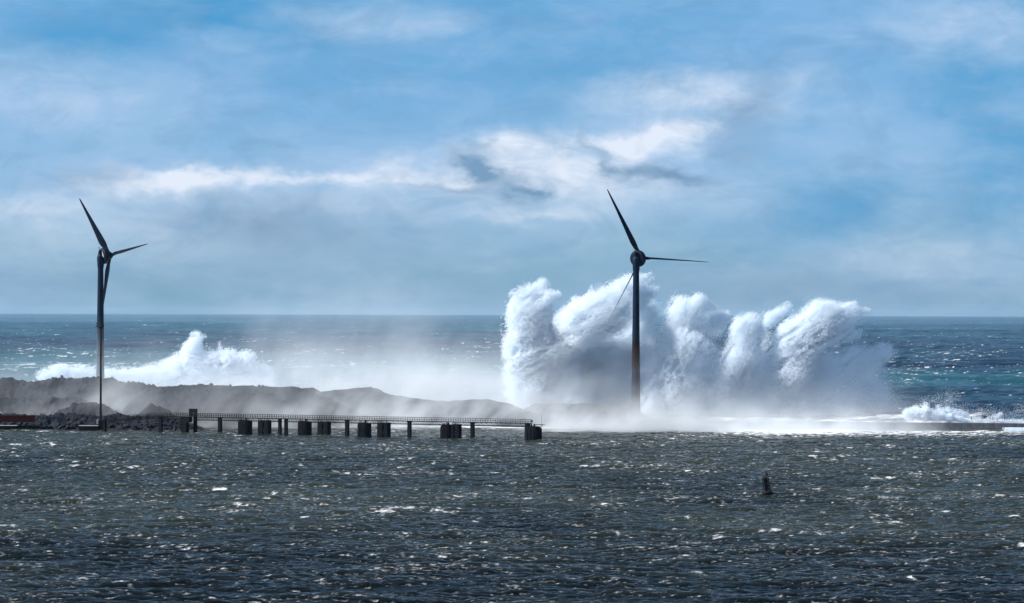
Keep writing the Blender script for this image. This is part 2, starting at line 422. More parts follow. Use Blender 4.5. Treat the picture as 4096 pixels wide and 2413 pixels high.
# ---------------------------------------------------------------- rubble hills on the left
RIDGES = [  # distance, spread towards camera / away, silhouette in photo pixels
    (1352, 22, 14, [(-500, 1520), (0, 1527), (22, 1524), (42, 1518), (60, 1524), (77, 1535), (130, 1537), (179, 1535), (200, 1526), (217, 1517), (245, 1519), (300, 1521), (381, 1523), (452, 1522), (476, 1539), (520, 1541), (572, 1545), (640, 1556), (760, 1590), (900, 1640), (1000, 1710)]),
    (1328, 20, 14, [(450, 1710), (520, 1620), (580, 1575), (640, 1557), (675, 1555), (715, 1548), (804, 1545), (1012, 1548), (1119, 1552), (1167, 1549), (1200, 1556), (1240, 1568), (1300, 1590), (1450, 1650), (1600, 1710)]),
    (1345, 22, 12, [(1100, 1600), (1190, 1560), (1215, 1557), (1250, 1554), (1283, 1570), (1370, 1561), (1483, 1551), (1520, 1562), (1561, 1583), (1626, 1594), (1789, 1609), (1870, 1603), (1951, 1602), (2033, 1618), (2100, 1643), (2167, 1657), (2240, 1686), (2300, 1712)]),
    (1372, 16, 14, [(2000, 1712), (2090, 1640), (2142, 1618), (2227, 1618), (2300, 1620), (2361, 1615), (2458, 1620), (2543, 1637), (2628, 1670), (2720, 1688), (2830, 1712)]),
    (1292, 9, 9, [(120, 1712), (222, 1655), (270, 1638), (330, 1622), (375, 1621), (420, 1634), (480, 1668), (540, 1680), (571, 1652), (600, 1627), (625, 1629), (676, 1650), (760, 1712)]),
    (1318, 14, 8, [(-500, 1600), (0, 1598), (100, 1601), (300, 1602), (345, 1612), (420, 1635), (560, 1690), (700, 1712)]),
    (1275, 10, 30, [(-500, 1672), (0, 1670), (150, 1668), (420, 1670), (560, 1676), (640, 1668), (700, 1688), (760, 1700), (815, 1716), (900, 1730)]),
]
def hill_height(X, Y):
    z = np.full(X.shape, -2.5)
    for D, wf_, wb, prof in RIDGES:
        pts = [W(px, py, D) for px, py in prof]
        h = np.interp(X, [p.x for p in pts], [p.z for p in pts], left=-2.5 if prof[0][0] > -400 else pts[0].z, right=-2.5)
        d = Y - D
        s = np.exp(-np.abs(d / np.where(d < 0, wf_, wb)) ** 2.4)
        z = np.maximum(z, -2.5 + (h + 2.5) * s)
    return z
xs = np.arange(-345, 100, .5); ys = np.arange(1262, 1400, .7)
X, Y = np.meshgrid(xs, ys)
Zb = hill_height(X, Y)
ru = fbm(X / 7, Y / 7, X * 0, 5, .55, True) - .5
ru2 = fbm(X / 1.6, Y / 1.6, X * 0 + 4, 3, .6) - .5
rockiness = np.clip(1.25 - (X + 170) / 60, .45, 1.25)
ridge_n = fbm(X / 2.6 + 8, Y / 2.6, X * 0 + 1, 3, .6, True) - .5
Zb = Zb + (ru * 2.2 + ru2 * 1.9 + ridge_n * 1.3) * rockiness * np.clip((Zb + 1.5) / 5, 0, 1)
hm = mat('rubble', (.006, .011, .022), .95, 0, .45, .16, .8, color2=(.028, .033, .044))
hills = tag(grid_mesh('hills', X, Y, Zb, hm), kind='structure')
def ground(x, y):
    i = int(min(max((x + 345) / .5, 0), len(xs) - 1)); j = int(min(max((y - 1262) / .7, 0), len(ys) - 1))
    return float(Zb[j, i])

# armour rocks along the shore
rock_meshes = []
for k in range(6):
    bm = bmesh.new(); bmesh.ops.create_icosphere(bm, subdivisions=1, radius=1)
    for v in bm.verts:
        n = v.co.normalized(); v.co = Vector((n.x * random.uniform(.6, 1.2), n.y * random.uniform(.6, 1.1), n.z * random.uniform(.5, .95)))
    me = bpy.data.meshes.new('rock'); bm.to_mesh(me); bm.free(); me.materials.append(M['rock']); rock_meshes.append(me)
for k in range(225):
    px = random.uniform(-40, 815); y = random.uniform(1263.5, 1272)
    x = W(px, 1700, y).x
    f = (y - 1263.5) / 8.5
    top = 5.6 if px < 640 else 5.6 - (px - 640) / 175 * 4.8
    r_ = random.uniform(.55, 1.25) * (1.15 if f < .4 else .9)
    o = bpy.data.objects.new('rock', rock_meshes[k % 6])
    o.location = (x, y, -.2 + f * top); o.rotation_euler = (random.uniform(-.8, .8), random.uniform(-.8, .8), random.uniform(0, 6.28)); o.scale = (r_ * 1.15, r_, r_)
    link(o, hills)

for k in range(70):
    y = random.choice([1352, 1350, 1346, 1328, 1322]) + random.uniform(-5, 2); x = W(random.uniform(-40, 700) if y > 1335 else random.uniform(500, 1100), 1600, y).x
    r_ = random.uniform(.5, 1.1)
    o = bpy.data.objects.new('rock', rock_meshes[k % 6]); o.location = (x, y, ground(x, y) + r_ * .2); o.rotation_euler = (random.uniform(-.8, .8), random.uniform(-.8, .8), random.uniform(0, 6.28)); o.scale = (r_, r_, r_)
    link(o, hills)

# ---------------------------------------------------------------- breakwater on the right
def breakwater():
    pa, pb = W(2480, 1716, 1298), W(4420, 1728, 1268)
    a = thing('breakwater', 'long low grey concrete breakwater with a raised parapet beside the breaking waves', 'breakwater', (pa.x, pa.y, 0), math.atan2(pb.y - pa.y, pb.x - pa.x))
    Lw = (pb - pa).length; n = int(Lw / 9.4)
    bm = bmesh.new(); box(bm, .01, 9.39, 2.2, 5.2, -3, 3.55, .06); par = obj('parapet_section', bm, M['wallc'], a)
    bm = bmesh.new(); box(bm, .01, 9.39, 0, 2.2, -3, 1.85, .05); box(bm, .01, 9.39, -.12, 0, 1.6, 1.9); low = obj('wall_section', bm, M['wallc'], a)
    for k in range(1, n):
        for src in (par, low):
            o = src.copy(); o.location = (k * 9.4, random.uniform(-.03, .03), random.uniform(-.06, .06)); o.parent = a; col.objects.link(o)
breakwater()

# ---------------------------------------------------------------- wind turbines
def blade(bm, R, root, spin, axial, pitch):
    """one twisted blade from root radius to tip; spin = its direction, axial = the rotor axis"""
    tang = axial.cross(spin).normalized()
    ts = [0, .03, .06, .10, .15, .20, .27, .35, .45, .56, .68, .80, .90, .96, .99, 1]
    chord = [1.5, 1.5, 1.7, 2.4, 3.1, 3.35, 3.1, 2.75, 2.35, 1.95, 1.55, 1.2, .9, .66, .42, .12]
    thick = [1.5, 1.45, 1.3, 1.1, .9, .75, .62, .52, .42, .34, .26, .19, .13, .09, .06, .03]
    rings = []
    for t, c, th in zip(ts, chord, thick):
        r_ = root + (R - root) * t
        p = pitch + math.radians(9) * (1 - t) ** 2
        cd = tang * math.cos(p) + axial * math.sin(p); td = spin.cross(cd)
        ctr = root and spin * r_ - axial * 0.6 * t * t
        ring = []
        for k in range(16):
            a = 2 * math.pi * k / 16
            xx = math.cos(a) * .5; yy = math.sin(a) * .5
            if t > .08: yy *= (1 - .45 * (xx + .5)); xx -= .12
            ring.append(bm.verts.new(ctr + cd * (xx * c) + td * (yy * th)))
        rings.append(ring)
    for A, B in zip(rings, rings[1:]):
        for i in range(16):
            j = (i + 1) % 16; bm.faces.new((A[i], A[j], B[j], B[i]))
    bm.faces.new(rings[0]); bm.faces.new(rings[-1])

def turbine(label, px_axis, D, hub_py, yaw_deg, th0, base_z, w_top, w_base, red, over, hatch):
    base = W(px_axis, 1640, D); base.z = base_z
    t = thing('wind_turbine', label, 'wind turbine', base, 0, 'wind turbines on the breakwater')
    hz = W(px_axis, hub_py, D).z - base_z
    top = hz - 5.0
    rad = lambda z: w_base + (w_top - w_base) * (max(z, 0) / top) ** .9
    def seg(bm, z0, z1, grow=0.0):
        n = 8; lathe(bm, [(z0 + (z1 - z0) * i / n, rad(z0 + (z1 - z0) * i / n) + grow) for i in range(n + 1)], seg=40)
    zr = W(px_axis, 1368, D).z - base_z
    if red:
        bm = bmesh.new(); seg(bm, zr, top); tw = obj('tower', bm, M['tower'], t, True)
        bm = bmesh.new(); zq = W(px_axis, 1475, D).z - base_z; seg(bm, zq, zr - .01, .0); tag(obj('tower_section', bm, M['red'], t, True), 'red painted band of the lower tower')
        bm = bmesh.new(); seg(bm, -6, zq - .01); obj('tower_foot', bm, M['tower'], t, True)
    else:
        bm = bmesh.new(); seg(bm, -8, top); tw = obj('tower', bm, M['graded'], t, True)
    for z in (top * .36, top * .68, top - .1):
        bm = bmesh.new(); lathe(bm, [(z - .12, rad(z) + .05), (z + .12, rad(z) + .05)], seg=40); obj('flange', bm, M['tower'], tw, True)
    if red:
        bm = bmesh.new(); lathe(bm, [(zr - .10, rad(zr) + .04), (zr + .10, rad(zr) + .04)], seg=40); obj('flange', bm, M['tower'], tw, True)
    yaw, tilt = math.radians(yaw_deg), math.radians(6)
    ax = Vector((math.sin(yaw) * math.cos(tilt), math.cos(yaw) * math.cos(tilt), math.sin(tilt)))
    hub = Vector((0, 0, hz))
    # upright rounded nacelle head over the tower
    bm = bmesh.new()
    lathe(bm, [(top - .3, w_top + .12), (top + .2, w_top + .22), (top + 1.6, 1.55), (top + 3.6, 1.72), (top + 4.8, 1.66), (top + 5.6, 1.42), (top + 6.15, .95), (top + 6.4, .4), (top + 6.45, 0)], seg=36)
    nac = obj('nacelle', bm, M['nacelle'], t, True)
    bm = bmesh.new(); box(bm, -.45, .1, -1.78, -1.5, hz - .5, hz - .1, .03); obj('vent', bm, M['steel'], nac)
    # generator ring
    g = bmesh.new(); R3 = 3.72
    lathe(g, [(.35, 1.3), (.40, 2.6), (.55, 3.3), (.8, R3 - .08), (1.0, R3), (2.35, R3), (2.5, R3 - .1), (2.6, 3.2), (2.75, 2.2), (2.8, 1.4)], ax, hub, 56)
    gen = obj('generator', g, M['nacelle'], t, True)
    g = bmesh.new(); lathe(g, [(1.25, R3 + .07), (1.6, R3 + .07)], ax, hub, 56); obj('cooling_band', g, M['steel'], gen, True)
    g = bmesh.new(); tube(g, hub + ax * .2, hub + ax * 3.0, 1.2, 1.2, 28); obj('main_shaft', g, M['nacelle'], t, True)
    h = bmesh.new(); lathe(h, [(2.85, 1.5), (3.1, 1.75), (4.4, 1.8), (5.4, 1.65), (6.1, 1.2), (6.5, .6), (6.6, 0)], ax, hub, 32)
    hb = obj('hub', h, M['nacelle'], t, True)
    centre = hub + ax * over
    side = ax.cross(Vector((0, 0, 1))).normalized(); upv = side.cross(ax)          # rotor plane axes: side = right, upv = up
    for k in range(3):
        th = math.radians(th0 + 120 * k)
        s = upv * math.cos(th) + side * math.sin(th)
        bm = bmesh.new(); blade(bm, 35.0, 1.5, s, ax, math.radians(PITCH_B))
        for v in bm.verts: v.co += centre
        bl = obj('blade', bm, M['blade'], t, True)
        bm = bmesh.new(); tube(bm, centre + s * 1.25, centre + s * 2.1, .95, .86, 20); obj('blade_root', bm, M['steel'], bl, True)
    # sensor frame on the nacelle top
    bm = bmesh.new()
    back = hub - ax * .4 + Vector((0, 0, 1.5)); 
    for s_ in (-.35, .35):
        tube(bm, back + side * s_, back + side * s_ * 1.1 + Vector((-.5, 0, 2.9)), .07, seg=6)
    tube(bm, back + side * -.385 + Vector((-.5, 0, 2.9)), back + side * .385 + Vector((-.5, 0, 2.9)), .07, seg=6)
    box(bm, -.55, .45, -1.2, -.3, hz + 1.3, hz + 3.1, .05)
    obj('sensor_mast', bm, M['steel'], t)
    if hatch:
        for a0, a1, cx_ in ((-1.2, -.25, -1), (.7, 2.2, 1)):
            bm = bmesh.new()
            q = [hub + ax * .30 + side * sx_ + upv * uz for sx_, uz in ((a0, 1.2), (a1, .8 if cx_ < 0 else -.6), (a1 - .2 * cx_, 3.2 if cx_ < 0 else .9), ((a0 + a1) / 2 - .3 * cx_, 3.2))]
            A = [bm.verts.new(p) for p in q]; B = [bm.verts.new(p - ax * .12) for p in q]
            bm.faces.new(A); bm.faces.new(B[::-1])
            for i in range(4): bm.faces.new((A[i], A[(i + 1) % 4], B[(i + 1) % 4], B[i]))
            obj('hatch_panel', bm, M['panel'], gen)
    return t
PITCH_B = 66
turbine('dark wind turbine with a red lower tower, standing in front of the tall wave spray', 2543, 1342, 1036, 32.5, -26.6, 3.0, 1.36, 2.1, True, 4.8, False)
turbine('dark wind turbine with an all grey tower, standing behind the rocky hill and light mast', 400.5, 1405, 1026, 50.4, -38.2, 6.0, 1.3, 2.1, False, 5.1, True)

# ---------------------------------------------------------------- jetty
JA, JB = W(420, 1724, 1255), W(2135, 1760.5, 1176)
def J(px):
    """point of the jetty's centre line seen at photo column px"""
    m = (px - CX) / F_PX
    # X = m * Y (roll is negligible sideways); line JA + s (JB - JA)
    dx, dy = JB.x - JA.x, JB.y - JA.y
    s = (m * JA.y - JA.x) / (dx - m * dy)
    return s
JL = math.hypot(JB.x - JA.x, JB.y - JA.y)
JR = math.atan2(JB.y - JA.y, JB.x - JA.x)
jetty = thing('jetty', 'long dark steel walkway jetty on concrete piles crossing the harbour water', 'jetty', (JA.x, JA.y, 0), JR)
jx = lambda px: J(px) * JL
DK = 6.75                                                     # deck level
x_bend = jx(650)
def deck_z(x):
    return DK if x > x_bend else DK - (x_bend - x) / x_bend * 2.0
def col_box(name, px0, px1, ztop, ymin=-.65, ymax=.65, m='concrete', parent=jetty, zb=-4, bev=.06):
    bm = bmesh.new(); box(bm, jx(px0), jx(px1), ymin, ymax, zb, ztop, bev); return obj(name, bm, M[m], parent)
for a, b in ((415.5, 425), (638, 650.5), (875.6, 888.3), (1383.5, 1396.8), (1633, 1646), (1885, 1898.5)):
    z = deck_z(jx((a + b) / 2)) - .12
    p = col_box('pile', a, b, z)
    bm = bmesh.new(); box(bm, jx(a) - .12, jx(b) + .12, -.85, .85, z - .5, z + .02, .03); obj('pile_cap', bm, M['concrete'], p)
# twin pile with a lintel
p = col_box('pile', 1116.4, 1126.5, DK - .35); p2 = col_box('pile', 1141, 1151.3, DK - .35)
bm = bmesh.new(); box(bm, jx(1115.4), jx(1152.5), -.8, .8, DK - .35, DK - .13, .04); obj('lintel', bm, M['concrete'], p)
# caissons: rounded concrete drums, some cut away towards the shore
def caisson(px0, px1, ztop, chamL=0.0, chamR=0.0, dep=2.3, slot=None):
    x0, x1 = jx(px0), jx(px1); w = x1 - x0; cx_ = (x0 + x1) / 2
    bm = bmesh.new()
    nseg = 40; rings = []
    for z in (-4, 1.0, 2.2, 3.2, 4.2, ztop - .9, ztop - .35, ztop):
        ring = []
        f = max(0, (z - 3.4) / (ztop - 3.4))
        for k in range(nseg):
            a = 2 * math.pi * k / nseg
            cxx, syy = math.cos(a), math.sin(a)
            e = .55
            xx = math.copysign(abs(cxx) ** e, cxx) * w / 2; yy = math.copysign(abs(syy) ** e, syy) * dep
            if chamL and xx < 0: xx = max(xx, -w / 2 + chamL * f ** 1.6)
            if chamR and xx > 0: xx = min(xx, w / 2 - chamR * f ** 2.2)
            ring.append(bm.verts.new((cx_ + xx, yy, z)))
        rings.append(ring)
    for A, B in zip(rings, rings[1:]):
        for i in range(nseg):
            j = (i + 1) % nseg; bm.faces.new((A[i], A[j], B[j], B[i]))
    bm.faces.new(rings[-1]); bm.faces.new(rings[0])
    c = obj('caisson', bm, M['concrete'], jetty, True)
    for k in range(3):                                         # fender strips down the face
        fx = x0 + w * (.28 + .22 * k)
        bm = bmesh.new(); box(bm, fx - .07, fx + .07, -dep - .10, -dep + .25, -.5, ztop - 1.3); obj('fender', bm, M['steel'], c)
    bm = bmesh.new()                                           # kerb and bollards on the top
    box(bm, x0 + chamL + .2, x1 - chamR - .2, -dep * .75, -dep * .75 + .25, ztop, ztop + .3)
    for k in range(5):
        fx = x0 + chamL + .4 + (w - chamL - chamR - .9) * k / 4
        box(bm, fx, fx + .16, -dep * .7, -dep * .7 + .16, ztop + .3, ztop + .62)
    box(bm, x0 + chamL + .3, x1 - chamR - .3, -dep * .7, -dep * .7 + .1, ztop + .62, ztop + .72)
    box(bm, cx_ + .3, cx_ + .9, -.6, .2, ztop, ztop + 1.0, .04)
    obj('kerb', bm, M['steel'], c)
    return c
caisson(959, 1005.5, 5.55, .7)
caisson(1198, 1243.5, 5.55, .7)
caisson(1436, 1482, 5.45, .75)
caisson(1767, 1812, 5.35, 1.0)
# slotted piers: two walls bridged at top, middle and foot
def slotted(px0, s0, s1, px1, ztop):
    bm = bmesh.new()
    X0, S0, S1, X1 = jx(px0), jx(s0), jx(s1), jx(px1)
    box(bm, X0, S0, -1.6, 1.6, -4, ztop, .08); box(bm, S1, X1, -1.6, 1.6, -4, ztop, .08)
    box(bm, S0 - .05, S1 + .05, -1.4, 1.4, ztop - 1.0, ztop - .05)
    box(bm, S0 - .05, S1 + .05, -1.4, 1.4, .9, 2.9)
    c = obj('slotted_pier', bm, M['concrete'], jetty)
    bm = bmesh.new()
    for k in range(4):
        fx = X0 + .3 + (X1 - X0 - .8) * k / 3
        box(bm, fx, fx + .18, -1.5, -1.3, ztop, ztop + .5)
    box(bm, X0 + .3, X1 - .3, -1.48, -1.38, ztop + .5, ztop + .62)
    obj('kerb', bm, M['steel'], c)
slotted(1040, 1059.8, 1064.8, 1080.5, 5.8)
slotted(1278, 1297, 1302.5, 1319, 5.75)
slotted(1517, 1538.5, 1543, 1558, 5.75)
slotted(1812, 1822, 1826.5, 1842, 5.7)
# end caisson with its platform and staff
endc = caisson(2105, 2164, 5.35, .0, 1.5, 2.7)
bm = bmesh.new(); zt = 5.35; x0, x1 = jx(2105), jx(2164)
box(bm, x0 + .1, x0 + 1.4, -1.2, 1.2, zt, DK - .1, .04); obj('bearing_block', bm, M['concrete'], endc)
bm = bmesh.new()
box(bm, x1 - 1.6, x1 + 1.35, -1.5, 1.5, zt + .75, zt + .9); tube(bm, (x1 + .9, -1.2, zt + .75), (x1 - .15, -1.2, zt - .9), .1); tube(bm, (x1 + .4, 1.2, zt + .75), (x1 - .35, 1.2, zt - .75), .1)
tube(bm, (x1 - 1.2, -1.2, zt + .75), (x1 - .9, -1.2, zt - .1), .1)
obj('platform', bm, M['steel'], endc)
bm = bmesh.new(); tube(bm, (x1 + .45, 0, zt + .9), (x1 + .45, 0, zt + 4.7), .07, .045); obj('staff', bm, M['steel'], endc)
bm = bmesh.new(); lathe(bm, [(0, .25), (.9, .28), (1.0, .1), (1.7, .07)], org=Vector((x0 + 2.75, -1.0, zt)), seg=14); obj('bollard', bm, M['steel'], endc, True)
# T-headed pier and the portal the walkway passes through
bm = bmesh.new(); zt = DK - .1
prism(bm, [(jx(731), -4), (jx(751), -4), (jx(751), 4.35), (jx(764), 4.35), (jx(764), zt), (jx(727), zt), (jx(729), 5.3), (jx(731), 4.6)], -1.3, 1.3); obj('pier_head', bm, M['concrete'], jetty)
bm = bmesh.new(); prism(bm, [(jx(769.3), -4), (jx(781.5), -4), (jx(781.5), 9.9), (jx(751.5), 9.9), (jx(751.5), DK + .05), (jx(764.3), DK + .05), (jx(764.3), 8.45), (jx(769.3), 8.45)], 1.1, 2.0)
obj('portal', bm, M['concrete'], jetty)

# walkway spans between the supports
stops = [423, 644, 741, 776, 882, 982, 1060, 1134, 1220, 1298, 1390, 1459, 1537, 1640, 1804, 1891.5, 2122]
bm = bmesh.new(); box(bm, -.065, .065, -.05, .05, 0, 1.25); post_src = None
for a, b in zip(stops, stops[1:]):
    xa, xb = jx(a), jx(b); za, zb_ = deck_z(xa), deck_z(xb)
    Z = lambda x: za + (zb_ - za) * (x - xa) / (xb - xa)
    s = bmesh.new()
    prism(s, [(xa, za - .3), (xb, zb_ - .3), (xb, zb_), (xa, za)], -.8, .8)
    span = obj('walkway_span', s, M['steel'], jetty)
    td = 1.38 if a >= 600 else .9
    inset = .75
    s = bmesh.new()
    for y in (-.8, .8):
        tube(s, (xa + inset, y, Z(xa + inset) - td), (xb - inset, y, Z(xb - inset) - td), .15, seg=6)
    for k in range(max(1, int((xb - xa) / 6))):
        x = xa + (xb - xa) * (k + .5) / max(1, int((xb - xa) / 6))
        box(s, x - .25, x + .25, -.9, .9, Z(x) - td - .18, Z(x) - td)
    obj('bottom_chord', s, M['steel'], span)
    s = bmesh.new()
    n = max(2, round((xb - xa - 2 * inset) / 1.05)); st = (xb - xa - 2 * inset) / n
    for k in range(n):
        x = xa + inset + k * st
        up_ = k % 2 == 0
        z0, z1 = (Z(x) - td, Z(x + st) - .16) if up_ else (Z(x) - .16, Z(x + st) - td)
        nb = bmesh.new(); tube(nb, (x, -.8, z0), (x + st, -.8, z1), .085, seg=5); obj('brace', nb, M['steel'], span)
        tube(s, (x, .8, z0), (x + st, .8, z1), .06, seg=4)
        if not up_: tube(s, (x - st * .3, .8, Z(x) - td), (x + st * .3, .8, Z(x) - .16), .04, seg=4)
    tag(obj('far_truss', s, M['steel'], span), kind='stuff')
    s = bmesh.new()
    for y in (-.8, .8):
        for hgt, rr in ((1.38, .065), (.75, .045), (.42, .035)):
            tube(s, (xa, y, za + hgt), (xb, y, zb_ + hgt), rr, seg=5)
    obj('handrail', s, M['steel'], span)
    s = bmesh.new()
    n = max(1, round((xb - xa) / 1.08))
    for k in range(n):
        x = xa + (xb - xa) * (k + .5) / n
        if post_src is None:
            post_src = bm; pm = bpy.data.meshes.new('rail_post'); bm.to_mesh(pm); pm.materials.append(M['steel'])
        o = bpy.data.objects.new('rail_post', pm); o.location = (x, -.8, Z(x)); o.scale = (1, 1, 1.38 / 1.25); link(o, span)
        box(s, x + .3, x + .38, .76, .84, Z(x), Z(x) + 1.38)
    tag(obj('far_rail_posts', s, M['steel'], span), kind='stuff')
bm.free()
# lamp box at the seaward end of the rail, small ladder
bm = bmesh.new(); xe = jx(2122)
box(bm, xe - .1, xe + .9, -.6, .6, DK - .14, DK); box(bm, xe + .45, xe + .95, -.3, .3, DK + .35, DK + 1.2, .04)
for hgt in (.42, .75, 1.38): box(bm, xe - .1, xe + .8, -.78, -.72, DK + hgt - .03, DK + hgt + .03)
tube(bm, (xe + .5, -.5, DK - 1.3), (xe + .5, -.5, DK), .04); tube(bm, (xe + .8, -.5, DK - 1.3), (xe + .8, -.5, DK), .04)
for k in range(4): box(bm, xe + .5, xe + .8, -.52, -.48, DK - 1.2 + k * .3, DK - 1.15 + k * .3)
obj('signal_box', bm, M['steel'], jetty)

# ---------------------------------------------------------------- light mast on the shore
mp_ = W(402.5, 1712, 1262)
mast = thing('light_mast', 'tall thin black lighting mast with a railed platform in front of the left turbine', 'light mast', (mp_.x, mp_.y, 0))
ztop = W(402, 1309, 1262).z
bm = bmesh.new(); lathe(bm, [(2.0, .52), (4, .50), (ztop * .5, .40), (ztop, .30)], seg=20); obj('pole', bm, M['buoy'], mast, True)
bm = bmesh.new(); box(bm, -.9, .9, -.9, .9, -1, 4.2, .08); obj('base', bm, M['concrete'], mast)
bm = bmesh.new()
lathe(bm, [(ztop - .9, .3), (ztop, 1.25), (ztop + .12, 1.3), (ztop + .2, 1.3)], seg=14)
pl = obj('platform', bm, M['buoy'], mast)
bm = bmesh.new()
for k in range(10):
    a = 2 * math.pi * k / 10; tube(bm, (1.25 * math.cos(a), 1.25 * math.sin(a), ztop + .2), (1.25 * math.cos(a), 1.25 * math.sin(a), ztop + 1.45), .05, seg=5)
for h_ in (.8, 1.45):
    for k in range(14):
        a, b = 2 * math.pi * k / 14, 2 * math.pi * (k + 1) / 14
        tube(bm, (1.25 * math.cos(a), 1.25 * math.sin(a), ztop + h_), (1.25 * math.cos(b), 1.25 * math.sin(b), ztop + h_), .05, seg=5)
obj('railing', bm, M['buoy'], pl)
for (lx, lz, tilt_) in ((-1.45, 1.6, -.5), (-1.75, .35, -.5), (.1, 1.5, .1)):
    bm = bmesh.new(); box(bm, -.5, .5, -.35, .35, -.22, .22, .05); tube(bm, (0, 0, -.2), (.2, 0, -.7), .05, seg=5)
    o = obj('floodlight', bm, M['buoy'], mast); o.location = (lx, -.3, ztop + lz); o.rotation_euler = (0, tilt_, 0)
bp_ = W(391, 1695, 1262)
bm = bmesh.new(); box(bm, -.42, .42, -.4, .4, -1.9, 0, .04); box(bm, -.46, .46, -.44, .44, 0, .08)
cb = obj('equipment_cabinet', bm, M['slab']); cb.location = (bp_.x, bp_.y, 4.55)
tag(cb, 'narrow grey cabinet at the foot of the tall light mast', 'cabinet')

# ---------------------------------------------------------------- things on the shore at the left
def container(px0, px1, label):
    a, b = W(px0, 1690, 1263), W(px1, 1690, 1263); z0 = W(60, 1689, 1263).z; z1 = W(60, 1662, 1263).z
    t = thing('shipping_container', label, 'container', ((a.x + b.x) / 2, 1263, z0), 0, 'rust red containers on the quay')
    w = (b.x - a.x) / 2 - .05
    bm = bmesh.new(); box(bm, -w, w, 0, 2.4, 0, z1 - z0, .03); body = obj('body', bm, M['rust'], t)
    n = int(w * 2 / .55)
    bm = bmesh.new()
    for k in range(n):
        x = -w + .2 + k * (2 * w - .4) / n; box(bm, x, x + .22, -.05, .0, .15, z1 - z0 - .15)
    o = obj('corrugation', bm, M['rust'], t); 
    for x in (-w, w):
        bm = bmesh.new(); box(bm, x - .09, x + .09, -.08, .02, -.02, z1 - z0 + .03); obj('corner_post', bm, M['rust'], t)
    bm = bmesh.new(); box(bm, -w, w, -.08, 0, z1 - z0 - .14, z1 - z0 + .02); box(bm, -w, w, -.08, 0, 0, .14); obj('rail', bm, M['rust'], t)
container(-2, 67, 'rust red container cut by the left edge of the photo')
container(68, 137, 'rust red container beside the fence, right one of the pair')
p = W(3, 1660, 1264)
f = thing('floodlight', 'small dark floodlight with a pale head on top of the red container', 'floodlight', (p.x, p.y, p.z))
bm = bmesh.new(); tube(bm, (0, 0, -.3), (0, 0, .6), .09); box(bm, -.45, .2, -.3, .3, .35, .75, .05); obj('bracket', bm, M['steel'], f)
bm = bmesh.new(); lathe(bm, [(0, .22), (.15, .45), (.3, .48), (.42, .3)], Vector((.6, -.2, .75)), Vector((.05, 0, .75)), 16); obj('lamp_head', bm, M['panel'], f, True)
def slab(px0, px1, ptop, pbot, D, label, name='quay_slab'):
    a, b = W(px0, ptop, D), W(px1, ptop, D); z1 = a.z
    t = thing(name, label, 'quay', ((a.x + b.x) / 2, D, 0)); w = (b.x - a.x) / 2
    bm = bmesh.new(); box(bm, -w, w, .1, 4, -3, z1 - .22); obj('wall', bm, M['concrete'], t)
    bm = bmesh.new(); box(bm, -w - .1, w + .1, 0, 4.1, z1 - .22, z1, .03); obj('coping', bm, M['slab'], t)
slab(-60, 66, 1702, 1722, 1259.5, 'low dark quay with a pale edge below the red containers')
slab(315, 392, 1703, 1718, 1259.5, 'low landing slab with a pale top left of the light mast')
fa, fb = W(140, 1668, 1270), W(402, 1668, 1270)
fence = thing('fence', 'thin post fence along the rocky shore between container and light mast', 'fence', (fa.x, fa.y, 0))
Lf = fb.x - fa.x
bm = bmesh.new(); box(bm, -.06, .06, -.06, .06, 4.2, 7.2); fm = bpy.data.meshes.new('fence_post'); bm.to_mesh(fm); bm.free(); fm.materials.append(M['steel'])
for k in range(13):
    o = bpy.data.objects.new('fence_post', fm); o.location = (k * Lf / 12, 0, 0); link(o, fence)
for z in (5.6, 6.4, 7.0):
    bm = bmesh.new(); tube(bm, (0, 0, z), (Lf, 0, z), .03, seg=4); obj('fence_wire', bm, M['steel'], fence)

# ---------------------------------------------------------------- buoy
bp_ = W(3069, 1984, 822)
buoy = thing('navigation_buoy', 'black lattice navigation buoy with a cone topmark leaning left in the open water', 'buoy', (bp_.x, bp_.y, .85))
buoy.rotation_euler = (math.radians(2), math.radians(-9), .3)
bm = bmesh.new(); lathe(bm, [(-.9, .9), (-.3, 1.45), (.25, 1.5), (.55, 1.15), (.62, .9)], seg=28); obj('float', bm, M['buoy'], buoy, True)
legs = [(1.0 * math.cos(a), 1.0 * math.sin(a)) for a in (math.pi / 4, 3 * math.pi / 4, 5 * math.pi / 4, 7 * math.pi / 4)]
for x, y in legs:
    bm = bmesh.new(); tube(bm, (x, y, .5), (x * .86, y * .86, 4.2), .13, seg=8); obj('leg', bm, M['buoy'], buoy)
for k in range(9):
    z = .95 + k * .38
    bm = bmesh.new(); s = .99 - .14 * (z - .5) / 3.7
    for i in range(4):
        (xa, ya), (xb, yb) = legs[i], legs[(i + 1) % 4]
        tube(bm, (xa * s, ya * s, z), (xb * s, yb * s, z), .07, seg=6)
    obj('rung', bm, M['buoy'], buoy)
bm = bmesh.new(); box(bm, -.42, -.02, -.4, .4, .6, 3.5, .03); obj('battery_box', bm, M['buoy'], buoy)
bm = bmesh.new(); box(bm, -.72, .35, -.55, .55, 3.0, 4.1, .03); lathe(bm, [(4.0, .3), (4.35, .3), (4.55, .15)], org=Vector((-.25, 0, 0)), seg=14); obj('lantern_housing', bm, M['buoy'], buoy)
bm = bmesh.new(); tube(bm, (.45, 0, 4.0), (.45, 0, 4.95), .06); obj('topmark_staff', bm, M['buoy'], buoy)
bm = bmesh.new(); lathe(bm, [(4.8, .5), (4.9, .5), (5.6, .12), (5.95, 0)], org=Vector((.45, 0, 0)), seg=18); obj('topmark', bm, M['buoy'], buoy, True)
print('objects', time.time() - T0)

